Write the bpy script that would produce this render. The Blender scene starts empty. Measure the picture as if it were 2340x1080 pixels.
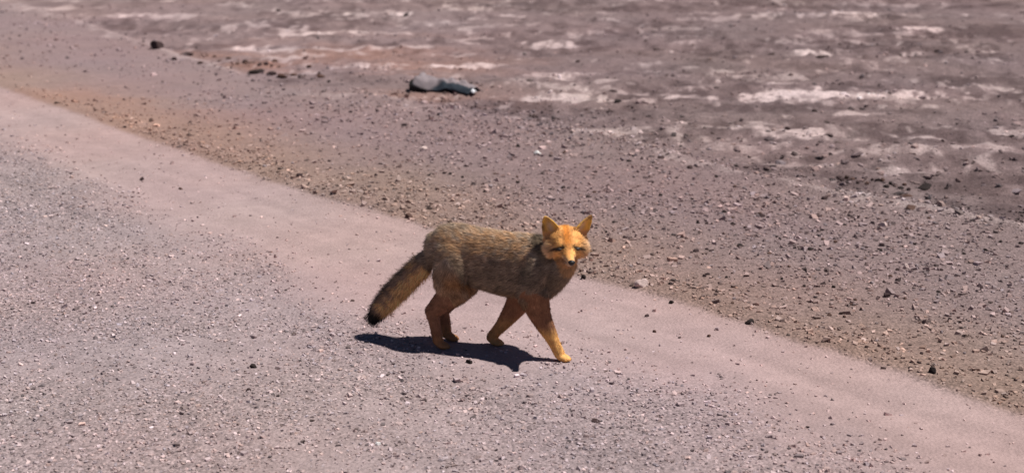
import bpy, bmesh, math, random
import numpy as np
from mathutils import Vector, Matrix

random.seed(7)
rng = np.random.default_rng(11)
scene = bpy.context.scene
C = scene.collection

# ------------------------------------------------------------------ camera
CAM_H = 1.64
PITCH = math.radians(14.1)
FPX = 3540.0                      # focal length in pixels of a 2340 px wide picture
cam_data = bpy.data.cameras.new('camera')
cam = bpy.data.objects.new('camera', cam_data)
C.objects.link(cam)
cam.location = (0, 0, CAM_H)
cam.rotation_euler = (math.pi / 2 - PITCH, 0, 0)
cam_data.sensor_width = 36
cam_data.lens = 36 * FPX / 2340
cam_data.clip_start = 0.05
cam_data.clip_end = 9000
cam_data.dof.use_dof = True
cam_data.dof.focus_distance = 5.2
cam_data.dof.aperture_fstop = 3.2
scene.camera = cam

# ------------------------------------------------------------------ sky and sun
SUN_EL = math.radians(64)
SUN_AZ = math.radians(-5)        # angle of the sun from +X (positive: beyond the fox)
world = bpy.data.worlds.new('World')
scene.world = world
world.use_nodes = True
nt = world.node_tree
bg = nt.nodes['Background']
sky = nt.nodes.new('ShaderNodeTexSky')
sky.sky_type = 'NISHITA'
sky.sun_disc = False
sky.sun_elevation = SUN_EL
sky.sun_rotation = math.pi / 2 - SUN_AZ
sky.altitude = 4200
sky.air_density = 0.7
sky.dust_density = 0.6
sky.ozone_density = 0.3
nt.links.new(sky.outputs[0], bg.inputs[0])
bg.inputs[1].default_value = 0.05

sun_data = bpy.data.lights.new('sun', 'SUN')
sun_data.energy = 5.0
sun_data.angle = math.radians(0.5)
sun_data.color = (1.0, 0.955, 0.90)
sun = bpy.data.objects.new('sun', sun_data)
C.objects.link(sun)
sdir = Vector((math.cos(SUN_EL) * math.cos(SUN_AZ), math.cos(SUN_EL) * math.sin(SUN_AZ), math.sin(SUN_EL)))
sun.rotation_euler = sdir.to_track_quat('Z', 'Y').to_euler()
sun.location = (4, -2, 8)

scene.view_settings.view_transform = 'Standard'
scene.view_settings.look = 'None'
scene.view_settings.gamma = 1.0
scene.view_settings.use_curve_mapping = False
scene.view_settings.exposure = 0.08

# ------------------------------------------------------------------ numpy noise
_perm = np.random.default_rng(3).random((256, 256))


def vnoise(x, y, seed=0):
    x = np.asarray(x, float) + seed * 17.31
    y = np.asarray(y, float) + seed * 9.77
    xi = np.floor(x).astype(int); yi = np.floor(y).astype(int)
    fx = x - xi; fy = y - yi
    fx = fx * fx * (3 - 2 * fx); fy = fy * fy * (3 - 2 * fy)
    g = lambda a, b: _perm[a % 256, b % 256]
    return ((g(xi, yi) * (1 - fx) + g(xi + 1, yi) * fx) * (1 - fy)
            + (g(xi, yi + 1) * (1 - fx) + g(xi + 1, yi + 1) * fx) * fy)


def fbm(x, y, seed=0, octaves=4):
    s = 0; a = 0.5; t = 0
    for k in range(octaves):
        s = s + a * vnoise(x, y, seed + k * 3.1)
        t += a
        x = x * 2.03; y = y * 2.03; a *= 0.55
    return s / t


def sstep(a, b, x):
    t = np.clip((x - a) / (b - a), 0, 1)
    return t * t * (3 - 2 * t)


# ------------------------------------------------------------------ layout of the place
def ray(px, py):
    dx = (px - 1170.0) / FPX
    dz = -(py - 540.0) / FPX
    return np.array([dx, math.cos(PITCH) + dz * math.sin(PITCH), -math.sin(PITCH) + dz * math.cos(PITCH)])


def flat(px, py, z=0.0):
    d = ray(px, py)
    t = (z - CAM_H) / d[2]
    return d[0] * t, d[1] * t


def line(pts):
    w = sorted(flat(*p) for p in pts)
    xs = [a for a, b in w]; ys = [b for a, b in w]
    m0 = (ys[3] - ys[0]) / (xs[3] - xs[0]); m1 = (ys[-1] - ys[-4]) / (xs[-1] - xs[-4])
    xs = [xs[0] - 4000] + xs + [xs[-1] + 4000]
    ys = [ys[0] - m0 * 4000] + ys + [ys[-1] + m1 * 4000]
    return np.array(xs), np.array(ys)


# boundary between road and shoulder, between dusty strip and road gravel, outer edge of the shoulder
L1 = line([(210, 275), (400, 345), (560, 400), (740, 458), (900, 500), (1100, 565), (1330, 640), (1450, 668),
           (1600, 708), (1800, 778), (2000, 842), (2130, 885)])
L2 = line([(210, 425), (350, 500), (600, 605), (760, 690), (870, 760), (1080, 822), (1330, 832), (1500, 872),
           (1650, 915), (1850, 995), (2000, 1060)])
L3 = line([(210, 55), (420, 122), (560, 165), (640, 190), (880, 215), (1100, 255), (1300, 285), (1560, 345),
           (1700, 385), (1900, 425), (2130, 462)])


def fl(L, x):
    return np.interp(x, L[0], L[1])


def height(x, y):
    x = np.asarray(x, float); y = np.asarray(y, float)
    d1 = y - fl(L1, x)
    d3 = y - fl(L3, x)
    near = 1 - sstep(25, 60, np.hypot(x, y))
    z = 0.010 * (fbm(x * 0.9, y * 0.9, 1, 3) - 0.5)
    z = z + 0.004 * (fbm(x * 9, y * 9, 2, 3) - 0.5)
    z = z - 0.007 * np.exp(-((d1 + 0.42) / 0.10) ** 2) - 0.005 * np.exp(-((d1 + 0.95) / 0.12) ** 2)
    z = z + 0.0035 * (fbm(d1 * 14, x * 1.1, 14, 3) - 0.5) * sstep(0.05, -0.1, d1)
    # low windrow of graded gravel along the road edge
    z = z + 0.022 * np.exp(-((d1 - 0.16) / 0.17) ** 2) * (0.6 + 0.8 * vnoise(x * 2.3, y * 2.3, 5))
    # shoulder: lumpier, falling away a little
    sh = sstep(0.0, 0.5, d1)
    z = z + sh * (-0.035 * sstep(0.3, 3.0, d1) + 0.018 * (fbm(x * 4, y * 4, 6, 4) - 0.5))
    # low ridge left by the grader at the outer edge
    z = z + 0.020 * np.exp(-((d3 + 0.02) / 0.09) ** 2) * sstep(0.2, 0.5, vnoise(x * 0.8, y * 0.8, 8) + 0.15)
    pl = sstep(0.0, 0.8, d3)
    z = z + pl * (0.085 * (fbm(x * 0.8, y * 1.9, 9, 5) - 0.5) + 0.045 * (fbm(x * 6, y * 9, 10, 4) - 0.5)
             + 0.024 * (0.5 - np.abs(fbm(x * 3.2, y * 2.6, 15, 4) - 0.5) * 4))
    far = sstep(30, 400, np.hypot(x, y))
    z = z + far * 6 * (fbm(x * 0.004, y * 0.004, 12, 4) - 0.5) * sstep(0, 300, np.abs(d1))
    return z * (near + (1 - near) * 1.0)


def ground(px, py):
    d = ray(px, py)
    z = 0.0
    for _ in range(12):
        t = (z - CAM_H) / d[2]
        x, y = d[0] * t, d[1] * t
        z = 0.5 * z + 0.5 * float(height(x, y))
    return x, y, float(height(x, y))


# salt-crusted streaks on the plain: centre x, centre y, half length, half thickness (photo pixels), strength
STREAKS = [
    (1870, 216, 205, 11, 1.3), (1770, 214, 90, 10, 1.1), (1990, 213, 80, 8, 1.1), (1790, 207, 60, 7, .5), (1580, 219, 75, 4, .8), (1430, 226, 75, 9, .45), (1290, 222, 110, 12, .7),
    (1190, 225, 60, 7, .5), (1870, 126, 56, 7, 1.2), (1815, 120, 18, 3, .8), (1875, 106, 25, 4, .6), (1925, 111, 20, 3, .5),
    (2080, 123, 30, 5, .7), (2115, 70, 40, 6, 1.2), (1960, 38, 50, 7, 1.1), (1860, 40, 60, 5, .6), (1750, 40, 60, 3, .7),
    (2060, 36, 90, 6, .45), (1265, 102, 50, 7, .7), (1290, 103, 24, 5, .8), (1165, 36, 50, 3.5, .8), (905, 33, 32, 4, 1.0), (805, 31, 20, 4, .9),
    (285, 36, 75, 5, .75), (420, 38, 100, 3, .45), (700, 75, 70, 4, .8), (800, 72, 45, 5, .8), (880, 78, 70, 4, .5),
    (560, 110, 40, 4, .7), (620, 116, 70, 3, .5), (530, 108, 20, 4, .9), (800, 112, 120, 5, .5), (810, 150, 34, 6, .9),
    (905, 147, 60, 4, .5), (1000, 148, 60, 6, .75), (1090, 146, 45, 6, .8), (1060, 98, 50, 6, .5), (1300, 170, 55, 9, .9), (1240, 166, 35, 6, .5),
    (1380, 182, 40, 5, .5), (1690, 293, 85, 9, .7), (1790, 305, 90, 18, .7), (1900, 300, 60, 14, .4),
    (1960, 265, 60, 4, .6), (2020, 345, 90, 13, .5), (2100, 310, 45, 4, .7), (1560, 295, 40, 7, .5),
    (1940, 320, 60, 9, .45), (1390, 305, 70, 12, .55), (1460, 300, 40, 10, .4), (1330, 345, 40, 6, .3),
    (1650, 45, 120, 4, .4), (1390, 30, 30, 6, .6), (960, 110, 40, 3, .5), (650, 30, 50, 3, .4),
    (1140, 60, 60, 3, .35), (1560, 60, 90, 3, .35), (2200, 200, 60, 8, .6), (2290, 120, 60, 5, .7), (2250, 330, 70, 10, .5),
    (60, 20, 90, 4, .6), (1780, 190, 35, 3, .7), (1190, 178, 40, 5, .4), (1060, 75, 30, 4, .5), (1010, 50, 60, 3, .4),
    (1830, 372, 90, 8, .35), (2050, 390, 80, 8, .45), (1700, 340, 60, 8, .4),
]
DARKS = [  # relief shading of the plain, painted as darker bands
    (1700, 248, 170, 14, .9), (1850, 245, 120, 10, .6), (1960, 198, 70, 7, .8), (2080, 262, 90, 10, .7), (1500, 252, 130, 10, .5),
    (1830, 93, 120, 6, .5), (1560, 78, 150, 5, .6), (1600, 150, 170, 7, .5), (1180, 75, 160, 5, .45), (980, 128, 120, 6, .5),
    (1850, 150, 130, 6, .6), (440, 52, 80, 7, .6), (520, 90, 70, 7, .5), (930, 20, 200, 8, .4), (700, 50, 130, 6, .4), (1500, 20, 250, 7, .5),
    (1390, 262, 120, 8, .5), (1290, 125, 120, 6, .4), (300, 55, 90, 6, .5), (2000, 90, 120, 7, .5), (1120, 130, 100, 6, .4),
]


def blobs(x, y, lst, seed):
    """sum of soft, ragged patches lying on the ground"""
    out = np.zeros_like(x)
    wx = (fbm(x * 1.6, y * 1.6, seed, 4) - 0.5)
    wy = (fbm(x * 1.6, y * 1.6, seed + 20, 4) - 0.5)
    rag = .45 * fbm(x * 3.0, y * 3.5, seed + 40, 4) + .55 * fbm(x * 12, y * 5.0, seed + 45, 4)
    fine = fbm(x * 17, y * 7, seed + 60, 3)
    for (px, py, hl, ht, s) in lst:
        cx, cy, _ = flat(px, py, -0.03)[0], flat(px, py, -0.03)[1], 0
        x0, _y = flat(px - hl, py, -0.03)
        rx = abs(cx - x0)
        ry = abs(flat(px, py - ht, -0.03)[1] - flat(px, py + ht, -0.03)[1]) / 2 * .78
        if rx > 20:
            continue
        m = (np.abs(x - cx) < rx * 2 + 1) & (np.abs(y - cy) < ry * 3 + 1.2)
        if not m.any():
            continue
        dx = (x[m] - cx + wx[m] * min(0.5, rx)) / rx
        dy = (y[m] - cy + wy[m] * min(0.5, ry * 1.6)) / ry
        r = np.sqrt(dx * dx + dy * dy)
        v = s * sstep(.40, .60, 1.0 * np.exp(-.75 * r * r) + (rag[m] - 0.5) * 2.1)
        v = v ** 1.2 * np.clip(.25 + 1.5 * sstep(.32, .66, fine[m]), 0, 1.05)
        out[m] = np.maximum(out[m], v)
    return out


def lerp3(a, b, t):
    return a * (1 - t[..., None]) + b * t[..., None]


def sr(r, g, b, k=1.0):
    f = lambda v: ((v / 255 + 0.055) / 1.055) ** 2.4 if v > 10 else v / 255 / 12.92
    return np.array([f(r), f(g), f(b)]) * k


AL = 0.72      # photo brightness -> albedo
COL_ROAD = sr(185, 165, 166, AL)
COL_DUST = sr(196, 168, 165, AL)
COL_TAN = sr(178, 149, 136, AL)
COL_SH = sr(166, 143, 143, AL)
COL_PLAIN = sr(157, 135, 135, AL)
COL_DARK = sr(106, 87, 88, AL)
COL_SALT = sr(252, 226, 224, AL * 1.05)
COL_ORANGE = sr(184, 140, 124, AL)


def ground_color(x, y):
    x = np.asarray(x, float); y = np.asarray(y, float)
    n1 = fbm(x * 1.3, y * 1.3, 31, 4); n2 = fbm(x * 0.45, y * 0.6, 33, 4); n3 = fbm(x * 6, y * 6, 35, 4)
    w = (fbm(x * 3.5, y * 3.5, 37, 4) - 0.5)
    d1 = y - fl(L1, x) + w * 0.10
    d2 = y - fl(L2, x) + w * 0.55
    d3 = y - fl(L3, x) + w * 0.25
    c = np.broadcast_to(COL_ROAD, x.shape + (3,)).copy()
    c = lerp3(c, COL_DUST, sstep(-0.40, 0.40, d2) * (0.75 + 0.5 * (n1 - 0.5)))
    sh = sstep(-0.03, 0.05, d1)
    tan = np.clip(sstep(2.0, 0.15, d1) * (0.55 + 1.0 * (n1 - 0.35)) , 0, 1)
    shc = lerp3(np.broadcast_to(COL_SH, c.shape), COL_TAN, tan)
    orange = np.clip(sstep(-0.2, -2.2, x + 0.6) * sstep(0.62, 0.72, n2 + 0.16), 0, 1) * 0.3
    shc = lerp3(shc, COL_ORANGE, orange)
    c = lerp3(c, shc, sh)
    # a paler rim of fines against the strip and along the outer ridge
    c = lerp3(c, COL_DUST * 0.97, 0.45 * np.exp(-((d1 + 0.06) / 0.05) ** 2))
    c = lerp3(c, COL_SALT * 0.78, 0.5 * np.exp(-((d3 + 0.02 + .35 * w) / 0.07) ** 2) * sstep(0.25, 0.6, vnoise(x * 0.8, y * 0.8, 8) + 0.15))
    pl = sstep(-0.1, 0.35, d3)
    pc = lerp3(np.broadcast_to(COL_PLAIN, c.shape), COL_DARK, np.clip((0.5 * fbm(x * 0.9, y * 2.0, 41, 4) + 0.5 * fbm(x * 9, y * 4, 42, 4) - 0.47) * 4.5, 0, 0.75))
    pc = lerp3(pc, COL_ORANGE * 0.95, np.clip((fbm(x * 0.7, y * 1.4, 43, 4) - 0.50) * 3, 0, 0.6) * sstep(1.0, -1.5, x) * sstep(15, 12.5, y))
    c = lerp3(c, pc, pl)
    inn = (y < 40) & (y > 6)
    s = np.zeros_like(x); dk = np.zeros_like(x)
    if inn.any():
        s[inn] = blobs(x[inn], y[inn], STREAKS, 51)
        dk[inn] = blobs(x[inn], y[inn], DARKS, 61)
    # random small salt flecks all over the plain, beyond the frame as well
    fleck = sstep(0.575, 0.68, .5 * fbm(x * 2.0, y * 2.6, 71, 4) + .5 * fbm(x * 13, y * 5.5, 72, 4)) * 0.42 * pl
    c = lerp3(c, COL_DARK, dk * 0.75 * sstep(-0.3, 0.3, d3))
    c = lerp3(c, COL_SALT, np.clip(np.maximum(s, fleck) * sstep(-0.9, 0.2, d3), 0, 1))
    c = c * (1 + 0.20 * (n3[..., None] - 0.5))
    # long faint tyre streaks on the road, and drifting tones of dust
    st = (fbm(d1 * 9, x * 0.9, 91, 4) - 0.5) * sstep(0.1, -0.1, d1)
    c = c * (1 + 0.22 * st[..., None])
    h = fbm(x * 1.1, y * 1.1, 93, 3) - 0.5; g = fbm(x * 0.9, y * 0.9, 95, 3) - 0.5
    c = c * np.stack([1 + 0.08 * h, 1 + 0.06 * g, 1 - 0.06 * h], -1)
    return c


def gravel_amount(x, y):
    d2 = y - fl(L2, x) + (fbm(x * 3.5, y * 3.5, 37, 4) - .5) * .55
    d1 = y - fl(L1, x)
    g = sstep(.45, -.5, d2) * (.55 + .7 * sstep(.3, .62, fbm(x * 2.2, y * 2.2, 81, 4)))
    g = np.maximum(g, .12)
    return np.where(d1 > -.02, .35 + .65 * sstep(-3.2, .8, x + .25 * (9 - y)), g)


# ------------------------------------------------------------------ materials
def new_mat(name):
    m = bpy.data.materials.new(name)
    m.use_nodes = True
    return m, m.node_tree, m.node_tree.nodes['Principled BSDF']


def ground_material():
    m, t, b = new_mat('dusty_ground')
    N = t.nodes.new; Lk = t.links.new
    at = N('ShaderNodeAttribute'); at.attribute_name = 'tint'
    co = N('ShaderNodeTexCoord')
    n1 = N('ShaderNodeTexNoise'); n1.inputs['Scale'].default_value = 85; n1.inputs['Detail'].default_value = 6; n1.inputs['Roughness'].default_value = .72
    n2 = N('ShaderNodeTexVoronoi'); n2.inputs['Scale'].default_value = 95
    n3 = N('ShaderNodeTexNoise'); n3.inputs['Scale'].default_value = 14; n3.inputs['Detail'].default_value = 5
    for n in (n1, n2, n3):
        Lk(co.outputs['Object'], n.inputs['Vector'])
    r1 = N('ShaderNodeMapRange'); r1.inputs['From Min'].default_value = .3; r1.inputs['From Max'].default_value = .7
    r1.inputs['To Min'].default_value = .84; r1.inputs['To Max'].default_value = 1.16
    Lk(n1.outputs['Fac'], r1.inputs['Value'])
    r3 = N('ShaderNodeMapRange'); r3.inputs['From Min'].default_value = .3; r3.inputs['From Max'].default_value = .7
    r3.inputs['To Min'].default_value = .93; r3.inputs['To Max'].default_value = 1.07
    Lk(n3.outputs['Fac'], r3.inputs['Value'])
    v1 = N('ShaderNodeTexVoronoi'); v1.inputs['Scale'].default_value = 78
    v2 = N('ShaderNodeTexVoronoi'); v2.inputs['Scale'].default_value = 150
    Lk(co.outputs['Object'], v1.inputs['Vector']); Lk(co.outputs['Object'], v2.inputs['Vector'])
    s1 = N('ShaderNodeSeparateColor'); s2 = N('ShaderNodeSeparateColor')
    Lk(v1.outputs['Color'], s1.inputs[0]); Lk(v2.outputs['Color'], s2.inputs[0])
    av = N('ShaderNodeMath'); av.operation = 'ADD'; Lk(s1.outputs[0], av.inputs[0]); Lk(s2.outputs[1], av.inputs[1])
    cn = N('ShaderNodeMath'); cn.operation = 'SUBTRACT'; cn.inputs[1].default_value = 1.0; Lk(av.outputs[0], cn.inputs[0])
    sc_ = N('ShaderNodeMath'); sc_.operation = 'MULTIPLY'; Lk(cn.outputs[0], sc_.inputs[0]); Lk(at.outputs['Alpha'], sc_.inputs[1])
    cell = N('ShaderNodeMath'); cell.operation = 'MULTIPLY_ADD'; cell.inputs[1].default_value = .40; cell.inputs[2].default_value = 1.0
    Lk(sc_.outputs[0], cell.inputs[0])
    m0 = N('ShaderNodeMath'); m0.operation = 'MULTIPLY'; Lk(r1.outputs[0], m0.inputs[0]); Lk(cell.outputs[0], m0.inputs[1])
    r1 = m0
    mu = N('ShaderNodeMath'); mu.operation = 'MULTIPLY'
    Lk(r1.outputs[0], mu.inputs[0]); Lk(r3.outputs[0], mu.inputs[1])
    mx = N('ShaderNodeVectorMath'); mx.operation = 'SCALE'
    Lk(at.outputs['Color'], mx.inputs[0]); Lk(mu.outputs[0], mx.inputs['Scale'])
    Lk(mx.outputs[0], b.inputs['Base Color'])
    ad = N('ShaderNodeMath'); ad.operation = 'MULTIPLY_ADD'; ad.inputs[1].default_value = .6
    Lk(n2.outputs['Distance'], ad.inputs[0]); Lk(n1.outputs['Fac'], ad.inputs[2])
    hh = N('ShaderNodeMath'); hh.operation = 'MULTIPLY'; Lk(v1.outputs['Distance'], hh.inputs[0]); Lk(at.outputs['Alpha'], hh.inputs[1])
    h2 = N('ShaderNodeMath'); h2.operation = 'MULTIPLY_ADD'; h2.inputs[1].default_value = -1.6; Lk(hh.outputs[0], h2.inputs[0]); Lk(ad.outputs[0], h2.inputs[2])
    ad = h2
    bp = N('ShaderNodeBump'); bp.inputs['Strength'].default_value = .6; bp.inputs['Distance'].default_value = .006
    Lk(ad.outputs[0], bp.inputs['Height']); Lk(bp.outputs[0], b.inputs['Normal'])
    b.inputs['Roughness'].default_value = .95
    b.inputs['Specular IOR Level'].default_value = .15
    return m


def stone_material(name='stone'):
    m, t, b = new_mat(name)
    N = t.nodes.new; Lk = t.links.new
    at = N('ShaderNodeAttribute'); at.attribute_name = 'tint'
    co = N('ShaderNodeTexCoord')
    n1 = N('ShaderNodeTexNoise'); n1.inputs['Scale'].default_value = 160; n1.inputs['Detail'].default_value = 4
    Lk(co.outputs['Object'], n1.inputs['Vector'])
    r1 = N('ShaderNodeMapRange'); r1.inputs['From Min'].default_value = .3; r1.inputs['From Max'].default_value = .7
    r1.inputs['To Min'].default_value = .8; r1.inputs['To Max'].default_value = 1.2
    Lk(n1.outputs['Fac'], r1.inputs['Value'])
    mx = N('ShaderNodeVectorMath'); mx.operation = 'SCALE'
    Lk(at.outputs['Color'], mx.inputs[0]); Lk(r1.outputs[0], mx.inputs['Scale'])
    Lk(mx.outputs[0], b.inputs['Base Color'])
    bp = N('ShaderNodeBump'); bp.inputs['Strength'].default_value = .4; bp.inputs['Distance'].default_value = .003
    Lk(n1.outputs['Fac'], bp.inputs['Height']); Lk(bp.outputs[0], b.inputs['Normal'])
    b.inputs['Roughness'].default_value = .85
    b.inputs['Specular IOR Level'].default_value = .3
    return m


M_GROUND = ground_material()
M_STONE = stone_material()


def np_mesh(name, verts, faces, mat, tint=None, smooth=False, normals=None, alpha=None):
    """verts (n,3), faces (m,k) numpy -> mesh datablock"""
    me = bpy.data.meshes.new(name)
    n = len(verts); m, k = faces.shape
    me.vertices.add(n); me.loops.add(m * k); me.polygons.add(m)
    me.vertices.foreach_set('co', np.ascontiguousarray(verts, np.float32).ravel())
    me.loops.foreach_set('vertex_index', np.ascontiguousarray(faces, np.int32).ravel())
    me.polygons.foreach_set('loop_start', np.arange(0, m * k, k, dtype=np.int32))
    me.polygons.foreach_set('loop_total', np.full(m, k, np.int32))
    me.polygons.foreach_set('use_smooth', np.full(m, bool(smooth)))
    me.update(calc_edges=True)
    if tint is not None:
        a = me.attributes.new('tint', 'FLOAT_COLOR', 'POINT')
        col = np.ones((n, 4), np.float32); col[:, :3] = np.clip(tint, 0.002, 0.95)
        if alpha is not None:
            col[:, 3] = alpha
        a.data.foreach_set('color', col.ravel())
    if normals is not None:
        me.normals_split_custom_set_from_vertices([tuple(v) for v in normals])
    me.materials.append(mat)
    return me


def link(name, me, parent=None, **props):
    o = bpy.data.objects.new(name, me)
    C.objects.link(o)
    if parent is not None:
        o.parent = parent
    for k, v in props.items():
        if v is not None:
            o[k] = v
    return o


# ------------------------------------------------------------------ ground sheet
def axis(a, b, step, lo, hi, grow):
    mid = list(np.arange(a, b + step * .5, step))
    s = step; v = mid[-1]; up = []
    while v < hi:
        s *= grow; v += s; up.append(v)
    s = step; v = mid[0]; dn = []
    while v > lo:
        s *= grow; v -= s; dn.append(v)
    return np.array(dn[::-1] + mid + up)


def axis_y():
    ys = [3.2]; s = .022
    while ys[-1] < 7.5:
        ys.append(ys[-1] + s)
    while ys[-1] < 19:
        s = min(s * 1.004, .045); ys.append(ys[-1] + s)
    while ys[-1] < 4500:
        s *= 1.12; ys.append(ys[-1] + s)
    dn = []; s = .022; v = 3.2
    while v > -500:
        s *= 1.25; v -= s; dn.append(v)
    return np.array(dn[::-1] + ys)


X = axis(-4.2, 4.2, .024, -4000, 4000, 1.10)
Y = axis_y()
GX, GY = np.meshgrid(X, Y)
GZ = height(GX, GY)
gx = np.gradient(GZ, X, axis=1); gy = np.gradient(GZ, Y, axis=0)
NRM = np.stack([-gx, -gy, np.ones_like(GZ)], -1)
NRM /= np.linalg.norm(NRM, axis=-1, keepdims=True)
TINT = ground_color(GX, GY)
_ga = gravel_amount(GX, GY)
TINT = TINT * (1 - np.where(GY < fl(L1, GX), .10, .20) * _ga)[..., None]
GA = gravel_amount(GX, GY).ravel()
nx, ny = len(X), len(Y)
idx = np.arange(nx * ny).reshape(ny, nx)
quads = np.stack([idx[:-1, :-1], idx[:-1, 1:], idx[1:, 1:], idx[1:, :-1]], -1).reshape(-1, 4)
cx = (GX[:-1, :-1] + GX[1:, 1:]).ravel() / 2; cy = (GY[:-1, :-1] + GY[1:, 1:]).ravel() / 2
zone = np.where(cy < fl(L1, cx), 0, np.where(cy < fl(L3, cx), 1, 2))
V = np.stack([GX, GY, GZ], -1).reshape(-1, 3); Nn = NRM.reshape(-1, 3); Tt = TINT.reshape(-1, 3)
for z, nm, lab in ((0, 'road', 'dusty pinkish gravel road with a smooth wheel strip'),
                   (1, 'road_shoulder', 'brown and mauve stony shoulder beside the road'),
                   (2, 'desert_plain', 'bare mauve plain streaked with pale salt crust')):
    q = quads[zone == z]
    used, inv = np.unique(q, return_inverse=True)
    me = np_mesh(nm, V[used], inv.reshape(-1, 4), M_GROUND, Tt[used], True, Nn[used], GA[used])
    link(nm, me, kind='structure', label=lab)

# ------------------------------------------------------------------ gravel
bm = bmesh.new(); bmesh.ops.create_icosphere(bm, subdivisions=1, radius=1)
ICO_V = np.array([v.co[:] for v in bm.verts]); ICO_F = np.array([[v.index for v in f.verts] for f in bm.faces])
bm.free()


def rand_rot(n, tilt=0.5):
    a = rng.random(n) * 2 * np.pi
    b = rng.normal(0, tilt, n); c = rng.normal(0, tilt, n)
    ca, sa, cb, sb, cc, sc = np.cos(a), np.sin(a), np.cos(b), np.sin(b), np.cos(c), np.sin(c)
    R = np.empty((n, 3, 3))
    R[:, 0, 0] = ca * cb; R[:, 0, 1] = ca * sb * sc - sa * cc; R[:, 0, 2] = ca * sb * cc + sa * sc
    R[:, 1, 0] = sa * cb; R[:, 1, 1] = sa * sb * sc + ca * cc; R[:, 1, 2] = sa * sb * cc - ca * sc
    R[:, 2, 0] = -sb; R[:, 2, 1] = cb * sc; R[:, 2, 2] = cb * cc
    return R


CUBE_V = np.array([[i, j, k] for i in (-1, 1) for j in (-1, 1) for k in (-1, 1)]) * .62
CUBE_F = np.array([[0, 1, 3], [0, 3, 2], [4, 6, 7], [4, 7, 5], [0, 4, 5], [0, 5, 1], [2, 3, 7], [2, 7, 6], [0, 2, 6], [0, 6, 4], [1, 5, 7], [1, 7, 3]])


def pebbles(name, x, y, r, tint, label, category, cheap=False):
    BVx, BFx = (CUBE_V, CUBE_F) if cheap else (ICO_V, ICO_F)
    n = len(x); q = len(BVx)
    v = np.repeat(BVx[None], n, 0)
    v = v * (1 + rng.uniform(-.33, .33, (n, q, 1)))
    if cheap:
        v = v + rng.uniform(-.22, .22, (n, q, 3))
    sc = np.stack([rng.uniform(.9, 1.45, n), rng.uniform(.7, 1.05, n), rng.uniform(.45, .85, n)], -1)
    v = v * sc[:, None, :] * r[:, None, None]
    v = np.einsum('nij,nkj->nki', rand_rot(n, .3), v)
    z = height(x, y) + r * rng.uniform(-.1, .35, n)
    v += np.stack([x, y, z], -1)[:, None, :]
    f = BFx[None] + (np.arange(n) * q)[:, None, None]
    t = np.repeat(tint[:, None, :], q, 1)
    me = np_mesh(name, v.reshape(-1, 3), f.reshape(-1, 3), M_STONE, t.reshape(-1, 3))
    return link(name, me, kind='stuff', label=label, category=category)


def scatter(n, ymin, ymax, margin=1.32, power=1.0):
    u = rng.random(n)
    y = (ymin ** (1 + power) + u * (ymax ** (1 + power) - ymin ** (1 + power))) ** (1 / (1 + power))
    x = (rng.random(n) * 2 - 1) * y * .335 * margin
    return x, y


def stone_tint(x, y, dark=.25, pale=.12, lift=1.0):
    n = len(x)
    c = ground_color(x, y)
    k = rng.normal(lift, .17, n)
    c = c * k[:, None]
    u = rng.random(n)
    c[u < dark] *= rng.uniform(.30, .7, (int((u < dark).sum()), 1))
    p = u > 1 - pale
    c[p] = c[p] * rng.uniform(1.15, 1.6, (int(p.sum()), 1))
    h = rng.normal(0, .035, n)
    c[:, 0] *= 1 + h; c[:, 2] *= 1 - h
    return c


# road: dense small gravel below the dusty strip, only a few bits on the strip itself
x, y = scatter(150000, 3.3, 11.5, power=.35)
d1 = y - fl(L1, x); d2 = y - fl(L2, x) + (fbm(x * 3.5, y * 3.5, 37, 4) - .5) * .55
dens = np.clip(.95 * sstep(.42, -.45, d2) * (0.50 + .9 * sstep(.30, .62, fbm(x * 2.2, y * 2.2, 81, 4))) + .06, 0, 1)
keep = (d1 < -.03) & (rng.random(len(x)) < dens)
x, y = x[keep], y[keep]
r = np.clip(rng.lognormal(math.log(.0042), .34, len(x)), .0024, .0125) * (1 + .05 * (y - 4))
pebbles('road_gravel', x, y, r, stone_tint(x, y, .10, .26, 1.13), 'fine grey and pink gravel lying on the road surface', 'gravel', cheap=True)

# shoulder: coarser, darker, thickest along the road edge and to the right
x, y = scatter(150000, 3.6, 17, power=.5)
d1 = y - fl(L1, x) + (fbm(x * 5, y * 5, 38, 3) - .5) * .16; d3 = y - fl(L3, x)
rightness = sstep(-3.2, .8, x + .25 * (9 - y))
clump = sstep(.34, .62, fbm(x * 1.8, y * 1.8, 83, 4))
dens = (.10 + .85 * rightness) * (.45 + .8 * clump) + .75 * np.exp(-((d1 - .15) / .25) ** 2) * sstep(-3.6, -1.5, x)
dens = dens * sstep(-.03, .10, d1) * sstep(.7, -.1, d3)
keep = rng.random(len(x)) < dens
x, y = x[keep], y[keep]
r = np.clip(rng.lognormal(math.log(.0062), .40, len(x)), .0034, .022) * (1 + .05 * (y - 6))
pebbles('shoulder_gravel', x, y, r, stone_tint(x, y, .13, .24, 1.12), 'coarse brown and dark gravel covering the road shoulder', 'gravel', cheap=True)

# plain: sparse scattered stones
x, y = scatter(32000, 6, 24, power=.5)
d3 = y - fl(L3, x)
dens = sstep(-.3, .4, d3) * (.16 + .9 * sstep(2.4, .3, d3) * sstep(-2, 1, x) + .7 * sstep(.45, .7, fbm(x * 1.1, y * 1.6, 85, 4))) * (1 - .6 * sstep(12, 17, y))
keep = rng.random(len(x)) < dens
x, y = x[keep], y[keep]
r = np.clip(rng.lognormal(math.log(.0095), .42, len(x)), .005, .03)
pebbles('desert_pebbles', x, y, r, stone_tint(x, y, .22, .22), 'scattered dark and pale pebbles on the open plain', 'pebbles')

# ------------------------------------------------------------------ single stones one can pick out
STONE_PROTOS = {}


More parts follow.
